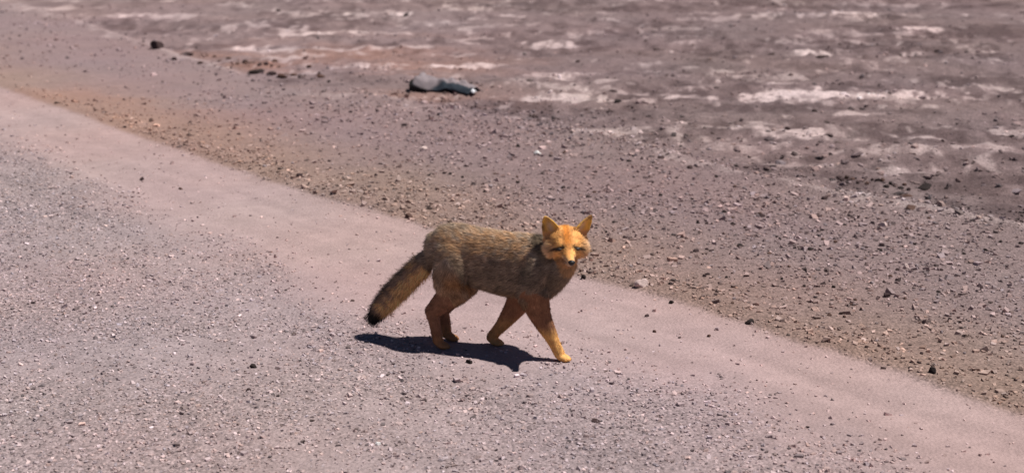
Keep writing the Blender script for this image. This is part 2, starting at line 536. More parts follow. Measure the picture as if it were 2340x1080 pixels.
def stone_mesh(kind, variant, tone):
    key = (kind, variant, tone)
    if key in STONE_PROTOS:
        return STONE_PROTOS[key]
    b = bmesh.new(); bmesh.ops.create_icosphere(b, subdivisions=2 if kind == 'small' else 3, radius=.5)
    rr = random.Random(variant * 31 + len(kind))
    cuts = [(Vector((rr.gauss(0, 1), rr.gauss(0, 1), rr.gauss(.2, .8))).normalized(), rr.uniform(.27, .42)) for _ in range(9)]
    for v in b.verts:
        for nn, dd in cuts:
            e = v.co.dot(nn) - dd
            if e > 0:
                v.co -= nn * e
        v.co *= 1 + rr.uniform(-.03, .03)
        if v.co.z < -.3:
            v.co.z = -.3
    vs = np.array([v.co[:] for v in b.verts]); fs = np.array([[v.index for v in f.verts] for f in b.faces])
    b.free()
    base = {'dark': sr(88, 66, 66, .5), 'brown': sr(116, 86, 76, .55), 'pale': sr(232, 206, 200, .72), 'white': np.array([.78, .76, .74]),
            'grey': sr(176, 158, 160, .62), 'black': sr(58, 44, 42, .5)}[tone]
    t = base * (1 + np.random.default_rng(variant).uniform(-.1, .1, (len(vs), 1)))
    me = np_mesh('stone', vs, fs, M_STONE, t)
    STONE_PROTOS[key] = me
    return me


def stone(name, px, py, w, h, tone, label, category='stone', group=None, variant=None, kind='big', rz=None):
    """w, h: size in photo pixels where it lies"""
    x, y, z = ground(px, py + h * .4)
    dist = math.sqrt(x * x + y * y + CAM_H ** 2)
    s = w / FPX * dist; sh = h / FPX * dist
    variant = variant if variant is not None else random.randint(0, 9)
    o = link(name, stone_mesh(kind, variant, tone), label=label, category=category, group=group)
    o.scale = (s, s * random.uniform(.7, .95), max(sh * 1.05 - .10 * s, s * .20))
    o.location = (x, y, z + o.scale.z * .18)
    o.rotation_euler = (random.uniform(-.15, .15), random.uniform(-.15, .15), random.uniform(0, 6.28) if rz is None else rz)
    return o


BIG = [
    (1466, 641, 33, 26, 'pale', 'pale pink blocky rock on the road edge to the right of the fox', 'rock', 'rock'),
    (1228, 347, 15, 12, 'white', 'small bright white stone on the shoulder gravel above the fox', 'stone', 'stone'),
    (965, 337, 24, 13, 'pale', 'flat pale stone on the shoulder left of the white one', 'stone', 'stone'),
    (934, 490, 20, 15, 'brown', 'dark reddish stone on the road edge just above the rump of the fox', 'stone', 'stone'),
    (1332, 630, 14, 15, 'black', 'dark stone at the road edge beside the muzzle of the fox', 'stone', 'stone'),
    (1714, 730, 24, 14, 'black', 'dark flat stone on the road edge right of the pale pink rock', 'stone', 'stone'),
    (1534, 688, 15, 10, 'black', 'dark stone at the road edge closest to the pale pink rock', 'stone', 'stone'),
    (2130, 842, 19, 18, 'black', 'large dark rock on the near end of the road edge at right', 'rock', 'rock'),
    (2112, 423, 40, 13, 'black', 'long dark rock at the outer edge of the shoulder at far right', 'rock', 'rock'),
    (2072, 444, 28, 10, 'brown', 'low brown rock just left of the long dark rock', 'rock', 'rock'),
    (2082, 470, 30, 12, 'brown', 'reddish rock in front of the long dark rock at far right', 'rock', 'rock'),
    (358, 98, 28, 20, 'dark', 'lone dark rock on the far left outer edge of the shoulder', 'rock', 'rock'),
    (428, 121, 22, 11, 'dark', 'flat dark stone next after the lone far left rock', 'stone', 'stone'),
    (400, 133, 11, 8, 'dark', 'small dark stone in front of the flat dark one at far left', 'stone', 'stone'),
    (584, 160, 34, 11, 'black', 'long black stone on the outer shoulder left of the blue scrap', 'rock', 'rock'),
    (620, 166, 18, 12, 'dark', 'dark stone touching the right end of the long black stone', 'stone', 'stone'),
    (644, 170, 20, 14, 'brown', 'brown stone in the dark row left of the blue scrap', 'stone', 'stone'),
    (560, 139, 16, 9, 'dark', 'dark stone behind the long black stone', 'stone', 'stone'),
    (628, 137, 16, 8, 'brown', 'small brown stone behind the dark row of stones', 'stone', 'stone'),
    (731, 172, 18, 10, 'brown', 'brown stone at the right end of the dark row', 'stone', 'stone'),
    (325, 406, 14, 11, 'dark', 'dark stone alone on the smooth dusty strip at left', 'stone', 'stone'),
    (413, 429, 12, 8, 'brown', 'small brown stone on the smooth dusty strip at left', 'stone', 'stone'),
    (1072, 823, 17, 13, 'black', 'black stone on the road just below the shadow of the fox', 'stone', 'stone'),
    (579, 833, 18, 12, 'black', 'black stone on the gravel road left of the fox shadow', 'stone', 'stone'),
    (567, 888, 14, 10, 'dark', 'dark stone on the gravel road at lower left', 'stone', 'stone'),
    (863, 1010, 13, 12, 'white', 'round white stone on the gravel near the bottom of the road', 'stone', 'stone'),
    (1360, 959, 26, 7, 'dark', 'thin dark stone on the road below the front paw', 'stone', 'stone'),
    (1478, 718, 12, 9, 'dark', 'small dark stone on the dusty strip below the pale pink rock', 'stone', 'stone'),
    (1620, 765, 12, 8, 'brown', 'small brown stone on the dusty strip at right', 'stone', 'stone'),
    (1496, 755, 11, 8, 'brown', 'brown pebble on the dusty strip right of the front paw', 'stone', 'stone'),
    (685, 398, 18, 13, 'dark', 'dark stone on the brown shoulder at left near the strip', 'stone', 'stone'),
    (1183, 331, 12, 12, 'black', 'black upright stone left of the white stone', 'stone', 'stone'),
    (1287, 426, 12, 9, 'black', 'black stone on the shoulder above the ears of the fox', 'stone', 'stone'),
    (2018, 510, 18, 14, 'pale', 'pale round stone in the dark gravel at right', 'stone', 'stone'),
    (2071, 606, 14, 16, 'pale', 'pale upright stone in the gravel at far right', 'stone', 'stone'),
    (1848, 565, 28, 9, 'black', 'thin black stone in the middle of the right gravel', 'stone', 'stone'),
    (1690, 558, 17, 10, 'black', 'black stone left of the thin black one', 'stone', 'stone'),
    (2026, 671, 20, 14, 'dark', 'dark stone in the gravel below the pale upright one', 'stone', 'stone'),
    (1884, 449, 18, 13, 'dark', 'dark stone just inside the outer ridge at right', 'stone', 'stone'),
    (1871, 493, 16, 10, 'dark', 'dark stone below the one inside the outer ridge', 'stone', 'stone'),
    (1740, 490, 18, 10, 'dark', 'dark stone in the gravel right of the fox ears', 'stone', 'stone'),
    (1591, 570, 20, 8, 'dark', 'flat dark stone in the gravel to the right of the fox head', 'stone', 'stone'),
    (1576, 380, 14, 11, 'dark', 'dark stone at the left start of the outer ridge', 'stone', 'stone'),
    (1510, 357, 20, 9, 'dark', 'dark stone among pale crust above the gravel', 'stone', 'stone'),
    (1880, 128, 28, 5, 'dark', 'dark stone at the end of a pale streak far out on the plain', 'stone', 'stone'),
    (1412, 228, 24, 9, 'black', 'dark slanting stone on the pale streak behind the scrap', 'stone', 'stone'),
    (1400, 206, 20, 6, 'dark', 'thin dark stone behind the pale streak', 'stone', 'stone'),
    (1800, 291, 14, 9, 'dark', 'dark stone on the pale crust at right', 'stone', 'stone'),
    (1897, 307, 24, 8, 'dark', 'flat dark stone at the edge of the pale crust', 'stone', 'stone'),
]
for i, (px, py, w, h, tone, lab, nm, cat) in enumerate(BIG):
    if 340 < px < 760 and py < 200:
        w, h = w * 1.25, h * 1.25
    stone(nm, px, py, w * 1.1, h * 1.1, tone, lab, cat, variant=i % 11)

ORD = ['first', 'second', 'third', 'fourth', 'fifth', 'sixth', 'seventh', 'eighth', 'ninth', 'tenth', 'eleventh', 'twelfth', 'thirteenth',
       'fourteenth', 'fifteenth', 'sixteenth', 'seventeenth', 'eighteenth', 'nineteenth', 'twentieth']
# row of dark stones heaped along the outer ridge at right
for i in range(16):
    px = 1915 + i * 11 + random.uniform(-3, 3)
    stone('stone', px, 402 + (px - 1915) * .12 + random.uniform(-6, 8), random.uniform(10, 17), random.uniform(8, 13),
          random.choice(['dark', 'black', 'brown']), '%s stone from the left in the dark heap beside the long dark rock' % ORD[i],
          'stone', 'stones heaped along the outer ridge', variant=i % 11, kind='small')
# loose brown clods thrown up beside the outer edge of the shoulder at left
for i in range(17):
    px = 455 + i * 17 + random.uniform(-6, 6)
    stone('clod', px, 132 + (px - 455) * .13 + random.uniform(-16, 14), random.uniform(10, 20), random.uniform(6, 11),
          random.choice(['brown', 'brown', 'dark']), '%s clod from the left among the brown clods left of the blue-grey scrap' % ORD[i],
          'clod', 'brown clods along the outer shoulder', variant=i % 11, kind='small')
# middle sized stones among the finer gravel, each described from the landmark next to it
MARKS = {'the pale pink rock': (1466, 641), 'the white stone on the shoulder': (1228, 347), 'the ears of the fox': (1295, 495),
         'the rump of the fox': (985, 505), 'the long dark rock at far right': (2112, 423), 'the pale round stone at right': (2018, 510),
         'the pale upright stone at right': (2071, 606), 'the blue-grey scrap': (1012, 200), 'the dry tuft above the fox': (1218, 268),
         'the flat pale stone above the fox': (965, 337), 'the thin black stone in the right gravel': (1848, 565),
         'the rightmost dark stone of the road edge': (2130, 842), 'the dark flat stone on the road edge': (1714, 730),
         'the dark stone starting the outer ridge': (1576, 380)}
SHAPES = {'dark': 'charcoal', 'brown': 'brown', 'black': 'black', 'grey': 'grey'}
k = 0
SMALL = []
while k < 130:
    px = random.uniform(560, 2330); py = random.uniform(250, 870)
    x0, y0, _ = ground(px, py)
    a = y0 - float(fl(L1, x0)); b = y0 - float(fl(L3, x0))
    if a < .08 or b > -.1 or (1200 < px < 1370 and 470 < py < 640) or (960 < px < 1300 and py > 500) or random.random() > .25 + .75 * (px - 560) / 1500:
        continue
    tn = random.choice(['dark', 'dark', 'brown', 'black', 'grey'])
    o = stone('stone', px, py, random.uniform(9, 14), random.uniform(7, 10), tn, '', 'stone', 'stones scattered in the shoulder gravel', variant=k % 11, kind='small')
    near = min(MARKS, key=lambda q: math.hypot(MARKS[q][0] - px, (MARKS[q][1] - py) * 1.6))
    dx, dy = px - MARKS[near][0], (py - MARKS[near][1]) * 1.6
    side = ('right of' if dx > 0 else 'left of') if abs(dx) > abs(dy) else ('in front of' if dy > 0 else 'beyond')
    SMALL.append((near, side, SHAPES[tn], math.hypot(dx, dy), o))
    k += 1
SMALL.sort(key=lambda q: (q[0], q[1], q[2], q[3]))
prev = None; rank = 0
for near, side, tn, dd, o in SMALL:
    rank = rank + 1 if prev == (near, side, tn) else 0
    prev = (near, side, tn)
    many = sum(1 for q in SMALL if q[:3] == prev) > 1
    lead = ('nearest ' if rank == 0 else ORD[rank] + ' nearest ') if many else ''
    o['label'] = '%ssmall %s stone %s %s' % (lead, tn, side, near)

# dark dry tuft at the foot of the plain
M_TWIG, _t, _b = new_mat('dry_twig')
_b.inputs['Base Color'].default_value = (.055, .026, .020, 1); _b.inputs['Roughness'].default_value = .9


def tuft(px, py, w, label):
    x, y, z = ground(px, py)
    s = w / FPX * math.hypot(x, y) * .5
    vs = []; fs = []
    rr = random.Random(px)
    for i in range(46):
        a = rr.uniform(0, 6.28); el = rr.uniform(.15, 1.3); L = s * rr.uniform(.6, 1.25)
        d = Vector((math.cos(a) * math.cos(el), math.sin(a) * math.cos(el), math.sin(el)))
        side = Vector((-math.sin(a), math.cos(a), 0)) * s * .07
        p0 = Vector((rr.uniform(-.3, .3) * s, rr.uniform(-.3, .3) * s, -.004)); p1 = p0 + d * L * .6; p2 = p1 + (d + Vector((0, 0, -.4))) * L * .4
        up = side.cross(d).normalized() * s * .05
        n0 = len(vs)
        for p, k_ in ((p0, 1), (p1, .8)):
            vs += [p + side * k_, p - side * k_, p + up * k_]
        vs.append(p2)
        for j in range(3):
            j2 = (j + 1) % 3
            fs += [(n0 + j, n0 + j2, n0 + 3 + j2), (n0 + j, n0 + 3 + j2, n0 + 3 + j), (n0 + 3 + j, n0 + 3 + j2, n0 + 6)]
    me = np_mesh('dry_tuft', np.array([v[:] for v in vs]), np.array(fs), M_TWIG)
    o = link('dry_tuft', me, label=label, category='dry plant')
    o.location = (x, y, z)
    return o


tuft(1218, 268, 30, 'small dark dry tuft between the blue scrap and the white stone')
tuft(1934, 408, 24, 'dark dry tuft at the left end of the heaped stones')

# ------------------------------------------------------------------ crumpled blue-grey scrap
def solid_sheet(name, fn, nu, nv, thick, mat, tintfn=None):
    P = np.array([[fn(u, v) for u in np.linspace(0, 1, nu)] for v in np.linspace(0, 1, nv)])
    du = np.gradient(P, axis=1); dv = np.gradient(P, axis=0)
    nn = np.cross(du, dv); nn /= np.linalg.norm(nn, axis=-1, keepdims=True) + 1e-9
    top = (P + nn * thick / 2).reshape(-1, 3); bot = (P - nn * thick / 2).reshape(-1, 3)
    id_ = np.arange(nu * nv).reshape(nv, nu); o = nu * nv
    f = np.stack([id_[:-1, :-1], id_[:-1, 1:], id_[1:, 1:], id_[1:, :-1]], -1).reshape(-1, 4)
    g = f[:, ::-1] + o
    ed = []
    ring = list(id_[0, :]) + list(id_[1:, -1]) + list(id_[-1, :-1][::-1]) + list(id_[1:-1, 0][::-1])
    for a, b in zip(ring, ring[1:] + ring[:1]):
        ed.append((b, a, a + o, b + o))
    F = np.vstack([f, g, np.array(ed)])
    t = None
    if tintfn is not None:
        uu, vv = np.meshgrid(np.linspace(0, 1, nu), np.linspace(0, 1, nv))
        t = tintfn(uu.ravel(), vv.ravel()); t = np.vstack([t, t])
    return np_mesh(name, np.vstack([top, bot]), F, mat, t, True)


M_SCRAP = stone_material('weathered_plastic')
sx, sy, sz = ground(1022, 207)
scrap = bpy.data.objects.new('crumpled_scrap', None); C.objects.link(scrap)
scrap.location = (sx, sy, sz); scrap.rotation_euler = (0, 0, math.radians(-32))
scrap.scale = (.86, .95, .78)
scrap['label'] = 'crumpled blue-grey scrap with a dark curled edge lying at the foot of the shoulder'
scrap['category'] = 'scrap'


def scrap_top(u, v):
    x = -.27 + .54 * u
    y = -.11 + .24 * v
    arch = math.sin(math.pi * min(1, v * 1.05)) ** .8 * (.090 - .015 * u) + .02 * (1 - u) ** 3 + .010 * math.sin(9 * u + 2)
    z = arch * (1 - .55 * max(0, u - .8) * 5 * .5) + .030 * (float(vnoise(u * 9, v * 5, 3)) - .5) * math.sin(math.pi * v) + .030 * abs(float(vnoise(u * 12 + v * 5, v * 6, 5)) - .5) + .012 * abs(((u * 5.3 + v * 1.7) % 1) - .5) + .010 * math.sin(v * 11 - u * 7) * (1 - v)
    return (x, y * (1 - .25 * u), max(z, .004 + .002 * u))


def scrap_tint(u, v):
    grey = sr(172, 158, 162, .62); blue = sr(56, 66, 78, .60)
    e = sstep(.36, .48, u + .10 * (.5 - v) + .04 * np.sin(v * 20)) * sstep(.40 - .12 * 1, .20, v - .12 * u)
    return lerp3(np.broadcast_to(grey, u.shape + (3,)), blue, e)


link('sheet', solid_sheet('sheet', scrap_top, 40, 24, .004, M_SCRAP, scrap_tint), scrap)


def scrap_rim(u, v):
    a = math.pi * (.95 + .62 * u)
    w = .018 + .02 * math.sin(math.pi * u)
    return (-.125 + .205 * math.cos(a), -.02 + .150 * math.sin(a), -.006 + (.085 - .050 * u) * v)


link('curled_edge', solid_sheet('curled_edge', scrap_rim, 24, 6, .008, M_SCRAP,
                                lambda u, v: np.broadcast_to(np.array([.012, .010, .010]), u.shape + (3,))), scrap)
link('tab', solid_sheet('tab', lambda u, v: (.262 + .045 * u, -.05 + .05 * v - .02 * u, .015 + .03 * math.sin(3 * v) * (1 - u * .6)), 8, 8, .004, M_SCRAP,
                        lambda u, v: np.broadcast_to(np.array([.72, .72, .76]), u.shape + (3,))), scrap)

# ------------------------------------------------------------------ the fox
FOX_YAW = math.radians(-18)
fx0, fy0 = flat(1130, 797)
fox = bpy.data.objects.new('fox', None); C.objects.link(fox)
fox.location = (fx0, fy0, float(height(fx0, fy0)) - .001)
fox.rotation_euler = (0, 0, FOX_YAW)
fox['label'] = 'reddish brown fox walking across the dusty road with its head turned to the camera'
fox['category'] = 'fox'
fox['name_note'] = ''
del fox['name_note']

HEAD = Vector((.270, -.062, .398))
HYAW = math.radians(-66); HP = math.radians(-4)
HF = Vector((math.cos(HYAW) * math.cos(HP), math.sin(HYAW) * math.cos(HP), math.sin(HP)))
HR = HF.cross(Vector((0, 0, 1))).normalized()          # the animal's right
HU = HR.cross(HF).normalized()
HM = np.array([HF[:], HR[:], HU[:]]).T


def hp(f, r, u):
    return np.array(HEAD[:]) + HM @ np.array([f, r, u])


def catmull(P, n):
    P = np.asarray(P, float); out = []
    Q = np.vstack([2 * P[0] - P[1], P, 2 * P[-1] - P[-2]])
    for i in range(1, len(Q) - 2):
        for t in np.linspace(0, 1, n, endpoint=False):
            a, b, c, d = Q[i - 1:i + 3]
            out.append(.5 * ((2 * b) + (-a + c) * t + (2 * a - 5 * b + 4 * c - d) * t * t + (-a + 3 * b - 3 * c + d) * t ** 3))
    out.append(P[-1])
    return np.array(out)


BV = []; BF = []; SKEL = []           # combined primitives; skeleton for grooming: (p0, p1, radius, part)


def add_prim(v, f):
    n = sum(len(a) for a in BV)
    BV.append(v); BF.extend([tuple(int(i) + n for i in q) for q in f])


def loft(nodes, side=(0, 1, 0), part='torso', sub=4, nseg=18):
    """nodes: (x, y, z, half width, half height)"""
    A = catmull(nodes, sub)
    P = A[:, :3]; W = np.maximum(A[:, 3], .003); H = np.maximum(A[:, 4], .003)
    T = np.gradient(P, axis=0); T /= np.linalg.norm(T, axis=1, keepdims=True)
    S = np.asarray(side, float)
    rings = []
    def ring(c, t, w, h):
        s = S - t * S.dot(t); s /= np.linalg.norm(s)
        u = np.cross(s, t)
        a = np.linspace(0, 2 * np.pi, nseg, endpoint=False)
        return c + np.outer(np.cos(a) * w, s) + np.outer(np.sin(a) * h, u)
    for k in (.98, .8, .5):
        q = math.sqrt(1 - k * k)
        rings.append(ring(P[0] - T[0] * k * min(W[0], H[0]), T[0], W[0] * q, H[0] * q))
    for i in range(len(P)):
        rings.append(ring(P[i], T[i], W[i], H[i]))
    for k in (.5, .8, .98):
        q = math.sqrt(1 - k * k)
        rings.append(ring(P[-1] + T[-1] * k * min(W[-1], H[-1]), T[-1], W[-1] * q, H[-1] * q))
    v = np.vstack(rings); f = []
    m = len(rings)
    for i in range(m - 1):
        for j in range(nseg):
            j2 = (j + 1) % nseg
            f.append((i * nseg + j, i * nseg + j2, (i + 1) * nseg + j2, (i + 1) * nseg + j))
    f.append(tuple(range(nseg))[::-1]); f.append(tuple((m - 1) * nseg + j for j in range(nseg)))
    add_prim(v, f)
    for i in range(len(nodes) - 1):
        SKEL.append((np.array(nodes[i][:3], float), np.array(nodes[i + 1][:3], float), (max(nodes[i][3:5]) + max(nodes[i + 1][3:5])) / 2, part))


def ellip(c, rf, rr_, ru, part='head'):
    b = bmesh.new(); bmesh.ops.create_icosphere(b, subdivisions=3, radius=1)
    v = np.array([q.co[:] for q in b.verts]) * np.array([rf, rr_, ru])
    f = [tuple(q.index for q in p.verts) for p in b.faces]; b.free()
    v = (HM @ v.T).T + hp(*c)
    add_prim(v, f)
    SKEL.append((hp(c[0] + rf * .5, c[1], c[2]), hp(c[0] - rf * .5, c[1], c[2]), max(rr_, ru), part))


# trunk, tail end to chest (flows front -> back for the fur)
loft([(.212, -.006, .308, .036, .050), (.190, -.004, .300, .050, .080), (.150, 0, .300, .065, .104), (.12, 0, .302, .071, .108), (.05, 0, .303, .072, .108),
      (-.02, 0, .312, .068, .104), (-.08, 0, .320, .064, .101), (-.13, 0, .329, .066, .100), (-.168, 0, .336, .060, .088), (-.198, 0, .334, .044, .066)], part='torso')
# neck up to the back of the head
loft([hp(-.055, 0, .004).tolist() + [.046, .046], (.232, .0, .365, .054, .056), (.19, .0, .335, .062, .078), (.13, 0, .315, .062, .085)], part='neck')
# throat and chest ruff under the chin
loft([hp(-.02, 0, -.045).tolist() + [.034, .030], (.252, -.030, .330, .036, .038), (.220, -.014, .290, .042, .046), (.182, -.004, .245, .044, .045)], part='chest')


def foreleg(s, elbow, wrist, paw, toe):
    y = s * .045
    loft([(.165, s * .040, .330, .030, .050), (.150, s * .050, .270, .034, .046), (elbow[0], s * .050, elbow[1], .028, .036)], part='torso')
    loft([(elbow[0] + .005, s * .048, elbow[1] + .02, .030, .056), ((elbow[0] * .55 + wrist[0] * .45), y, (elbow[1] * .55 + wrist[1] * .45), .025, .038),
          (wrist[0], y, wrist[1], .0200, .0245), ((wrist[0] + paw[0]) / 2, y, (wrist[1] + paw[1]) / 2, .0175, .0190), (paw[0], y, paw[1], .0175, .0180)], part='leg')
    loft([(paw[0] - .002, y, paw[1] - .002, .018, .016), (toe[0] - .012, y, toe[1] + .004, .0205, .0140), (toe[0] + .004, y, toe[1], .0185, .0105)], part='paw')
    for k, dx in ((-.0135, -.005), (-.0045, .004), (.0045, .004), (.0135, -.005)):
        loft([(toe[0] - .004 + dx, y + k, toe[1] + .002, .0058, .0085), (toe[0] + .010 + dx, y + k * 1.12, toe[1] - .002, .0052, .0065)], part='paw', nseg=10)


foreleg(-1, (.145, .205), (.208, .090), (.240, .028), (.262, .0125))
foreleg(1, (.094, .195), (.018, .085), (-.026, .030), (-.001, .0125))


def hindleg(s, knee, hock, paw, toe):
    y = s * .046
    loft([(-.134, s * .040, .342, .036, .056), (-.130, s * .052, .285, .038, .058), ((knee[0] - .150) / 2 - .01, s * .052, (knee[1] + .27) / 2, .033, .056),
          (knee[0], s * .050, knee[1], .026, .044)], part='thigh')
    loft([(knee[0] - .004, s * .050, knee[1] + .012, .028, .046), ((knee[0] * .5 + hock[0] * .5) - .006, y, (knee[1] + hock[1]) / 2 + .004, .024, .037),
          (hock[0], y, hock[1], .0170, .0260)], part='leg')
    loft([(hock[0] - .004, y, hock[1] + .006, .0165, .0220), ((hock[0] + paw[0]) / 2, y, (hock[1] + paw[1]) / 2, .0160, .0195), (paw[0], y, paw[1], .0165, .018)], part='leg')
    loft([(paw[0] - .004, y, paw[1] - .004, .017, .015), (toe[0] - .014, y, toe[1] + .003, .0195, .0135), (toe[0] + .002, y, toe[1], .0175, .0105)], part='paw')
    for k, dx in ((-.0125, -.005), (-.0042, .003), (.0042, .003), (.0125, -.005)):
        loft([(toe[0] - .005 + dx, y + k, toe[1] + .001, .0055, .0082), (toe[0] + .008 + dx, y + k * 1.12, toe[1] - .002, .005, .0062)], part='paw', nseg=10)


hindleg(-1, (-.110, .205), (-.205, .130), (-.186, .034), (-.158, .0125))
hindleg(1, (-.110, .205), (-.200, .115), (-.190, .030), (-.160, .0125))

# tail: bushy, hanging back to the left
TAIL = [(-.195, 0, .330, .024, .030), (-.242, .0, .290, .028, .034), (-.300, .002, .232, .029, .033), (-.360, .004, .170, .031, .034), (-.408, .006, .115, .026, .028),
        (-.440, .008, .074, .014, .017)]
loft(TAIL, part='tail')

# head
ellip((-.038, 0, .006), .056, .056, .043)
ellip((-.030, 0, -.008), .046, .066, .034)
ellip((-.008, 0, -.003), .044, .046, .033)
ellip((-.038, -.036, -.018), .040, .036, .031)
ellip((-.038, .036, -.018), .040, .036, .031)
ellip((.006, -.024, .013), .018, .013, .009)
ellip((.006, .024, .013), .018, .013, .009)
loft([hp(.088, 0, -.026).tolist() + [.0115, .0105], hp(.068, 0, -.024).tolist() + [.0140, .0130], hp(.040, 0, -.020).tolist() + [.0175, .0165],
      hp(.010, 0, -.014).tolist() + [.028, .024]], side=HR[:], part='muzzle')
loft([hp(.070, 0, -.040).tolist() + [.0085, .0055], hp(.035, 0, -.044).tolist() + [.0125, .0080], hp(-.01, 0, -.048).tolist() + [.024, .014]], side=HR[:], part='muzzle')


def ear(s, out, turn):
    """solid cupped ear; s = +1 the animal's right"""
    base = np.array([-.040, s * .040, .022]); tip = np.array([-.046, s * (.038 + out), .091])
    ax = tip - base; Ls = np.linalg.norm(ax); ax /= Ls
    side = np.array([math.sin(turn) * s * .9 * 0 - math.sin(turn), s * math.cos(turn), 0.0])
    side -= ax * side.dot(ax); side /= np.linalg.norm(side)
    fr = np.cross(ax, side) * (1 if s < 0 else -1)
    if fr[0] < 0:
        fr = -fr
    nu, nv = 13, 12
    fronts = []; backs = []
    for i in range(nv):
        t = i / (nv - 1)
        w = .0340 * (1 - t ** 1.9) ** .9 * (1 - .12 * (1 - t)) + .0022
        for j in range(nu):
            q = -1 + 2 * j / (nu - 1)
            cup = .015 * (1 - t * .75) * (q * q) - .010 * (1 - t)
            c = base + ax * (t * Ls) + side * (q * w) + fr * cup
            fronts.append(c + fr * .0030); backs.append(c - fr * (.0032 + .009 * (1 - t) * (1 - q * q)))
    v = np.array(fronts + backs); o = nu * nv
    id_ = np.arange(o).reshape(nv, nu); f = []
    for i in range(nv - 1):
        for j in range(nu - 1):
            a, b, c, d = id_[i, j], id_[i, j + 1], id_[i + 1, j + 1], id_[i + 1, j]
            f.append((a, b, c, d)); f.append((d + o, c + o, b + o, a + o))
    ring = list(id_[0, :]) + list(id_[1:, -1]) + list(id_[-1, :-1][::-1]) + list(id_[1:-1, 0][::-1])
    for a, b in zip(ring, ring[1:] + ring[:1]):
        f.append((b, a, a + o, b + o))
    w = (HM @ v.T).T + np.array(HEAD[:])
    add_prim(w, f)
    SKEL.append((hp(*tip), hp(*base), .026, 'ear'))


ear(1, .032, .30)
ear(-1, .045, .55)

# join every form, then wrap them in one continuous skin
me0 = bpy.data.meshes.new('body_forms')
me0.from_pydata([tuple(v) for v in np.vstack(BV)], [], BF)
bmx = bmesh.new(); bmx.from_mesh(me0); bmesh.ops.recalc_face_normals(bmx, faces=bmx.faces); bmx.to_mesh(me0); bmx.free()
tmp = bpy.data.objects.new('body_forms', me0); C.objects.link(tmp)
rm = tmp.modifiers.new('r', 'REMESH'); rm.mode = 'VOXEL'; rm.voxel_size = .0034; rm.use_smooth_shade = True
sm = tmp.modifiers.new('s', 'SMOOTH'); sm.factor = .5; sm.iterations = 5
dg = bpy.context.evaluated_depsgraph_get()
body_me = bpy.data.meshes.new_from_object(tmp.evaluated_get(dg), depsgraph=dg)
bpy.data.objects.remove(tmp); bpy.data.meshes.remove(me0)
body_me.name = 'body'
nv = len(body_me.vertices)
co = np.empty(nv * 3, np.float32); body_me.vertices.foreach_get('co', co); co = co.reshape(-1, 3).astype(float)
no = np.empty(nv * 3, np.float32); body_me.vertices.foreach_get('normal', no); no = no.reshape(-1, 3).astype(float)

# part weights and fur flow from the skeleton
PARTS = ['torso', 'neck', 'chest', 'thigh', 'leg', 'paw', 'tail', 'head', 'muzzle', 'ear']


def groom(P):
    best = np.full(len(P), 1e9); part = np.zeros(len(P), int); flow = np.zeros((len(P), 3))
    for p0, p1, r, pt in SKEL:
        d = p1 - p0; L2_ = d.dot(d) + 1e-9
        t = np.clip(((P - p0) @ d) / L2_, 0, 1)
        dist = np.linalg.norm(P - (p0 + t[:, None] * d), axis=1) - r
        m = dist < best
        best[m] = dist[m]; part[m] = PARTS.index(pt); flow[m] = d / math.sqrt(L2_)
    return part, flow


def n3(P, s, seed):
    a = vnoise(P[:, 0] * s + P[:, 1] * s * .6, P[:, 2] * s + P[:, 1] * s * .5, seed)
    return a


C_BACK = np.array([.43, .34, .265]); C_GRIZ = np.array([.56, .32, .17]); C_FLANK = np.array([.27, .19, .13])
C_RUF = np.array([.56, .265, .10]); C_FACE = np.array([.80, .39, .125]); C_CROWN = np.array([.64, .22, .03]); C_PALE = np.array([.72, .52, .36])
C_BLACK = np.array([.012, .010, .009]); C_LEG = np.array([.46, .215, .085]); C_NECK = np.array([.19, .135, .09])


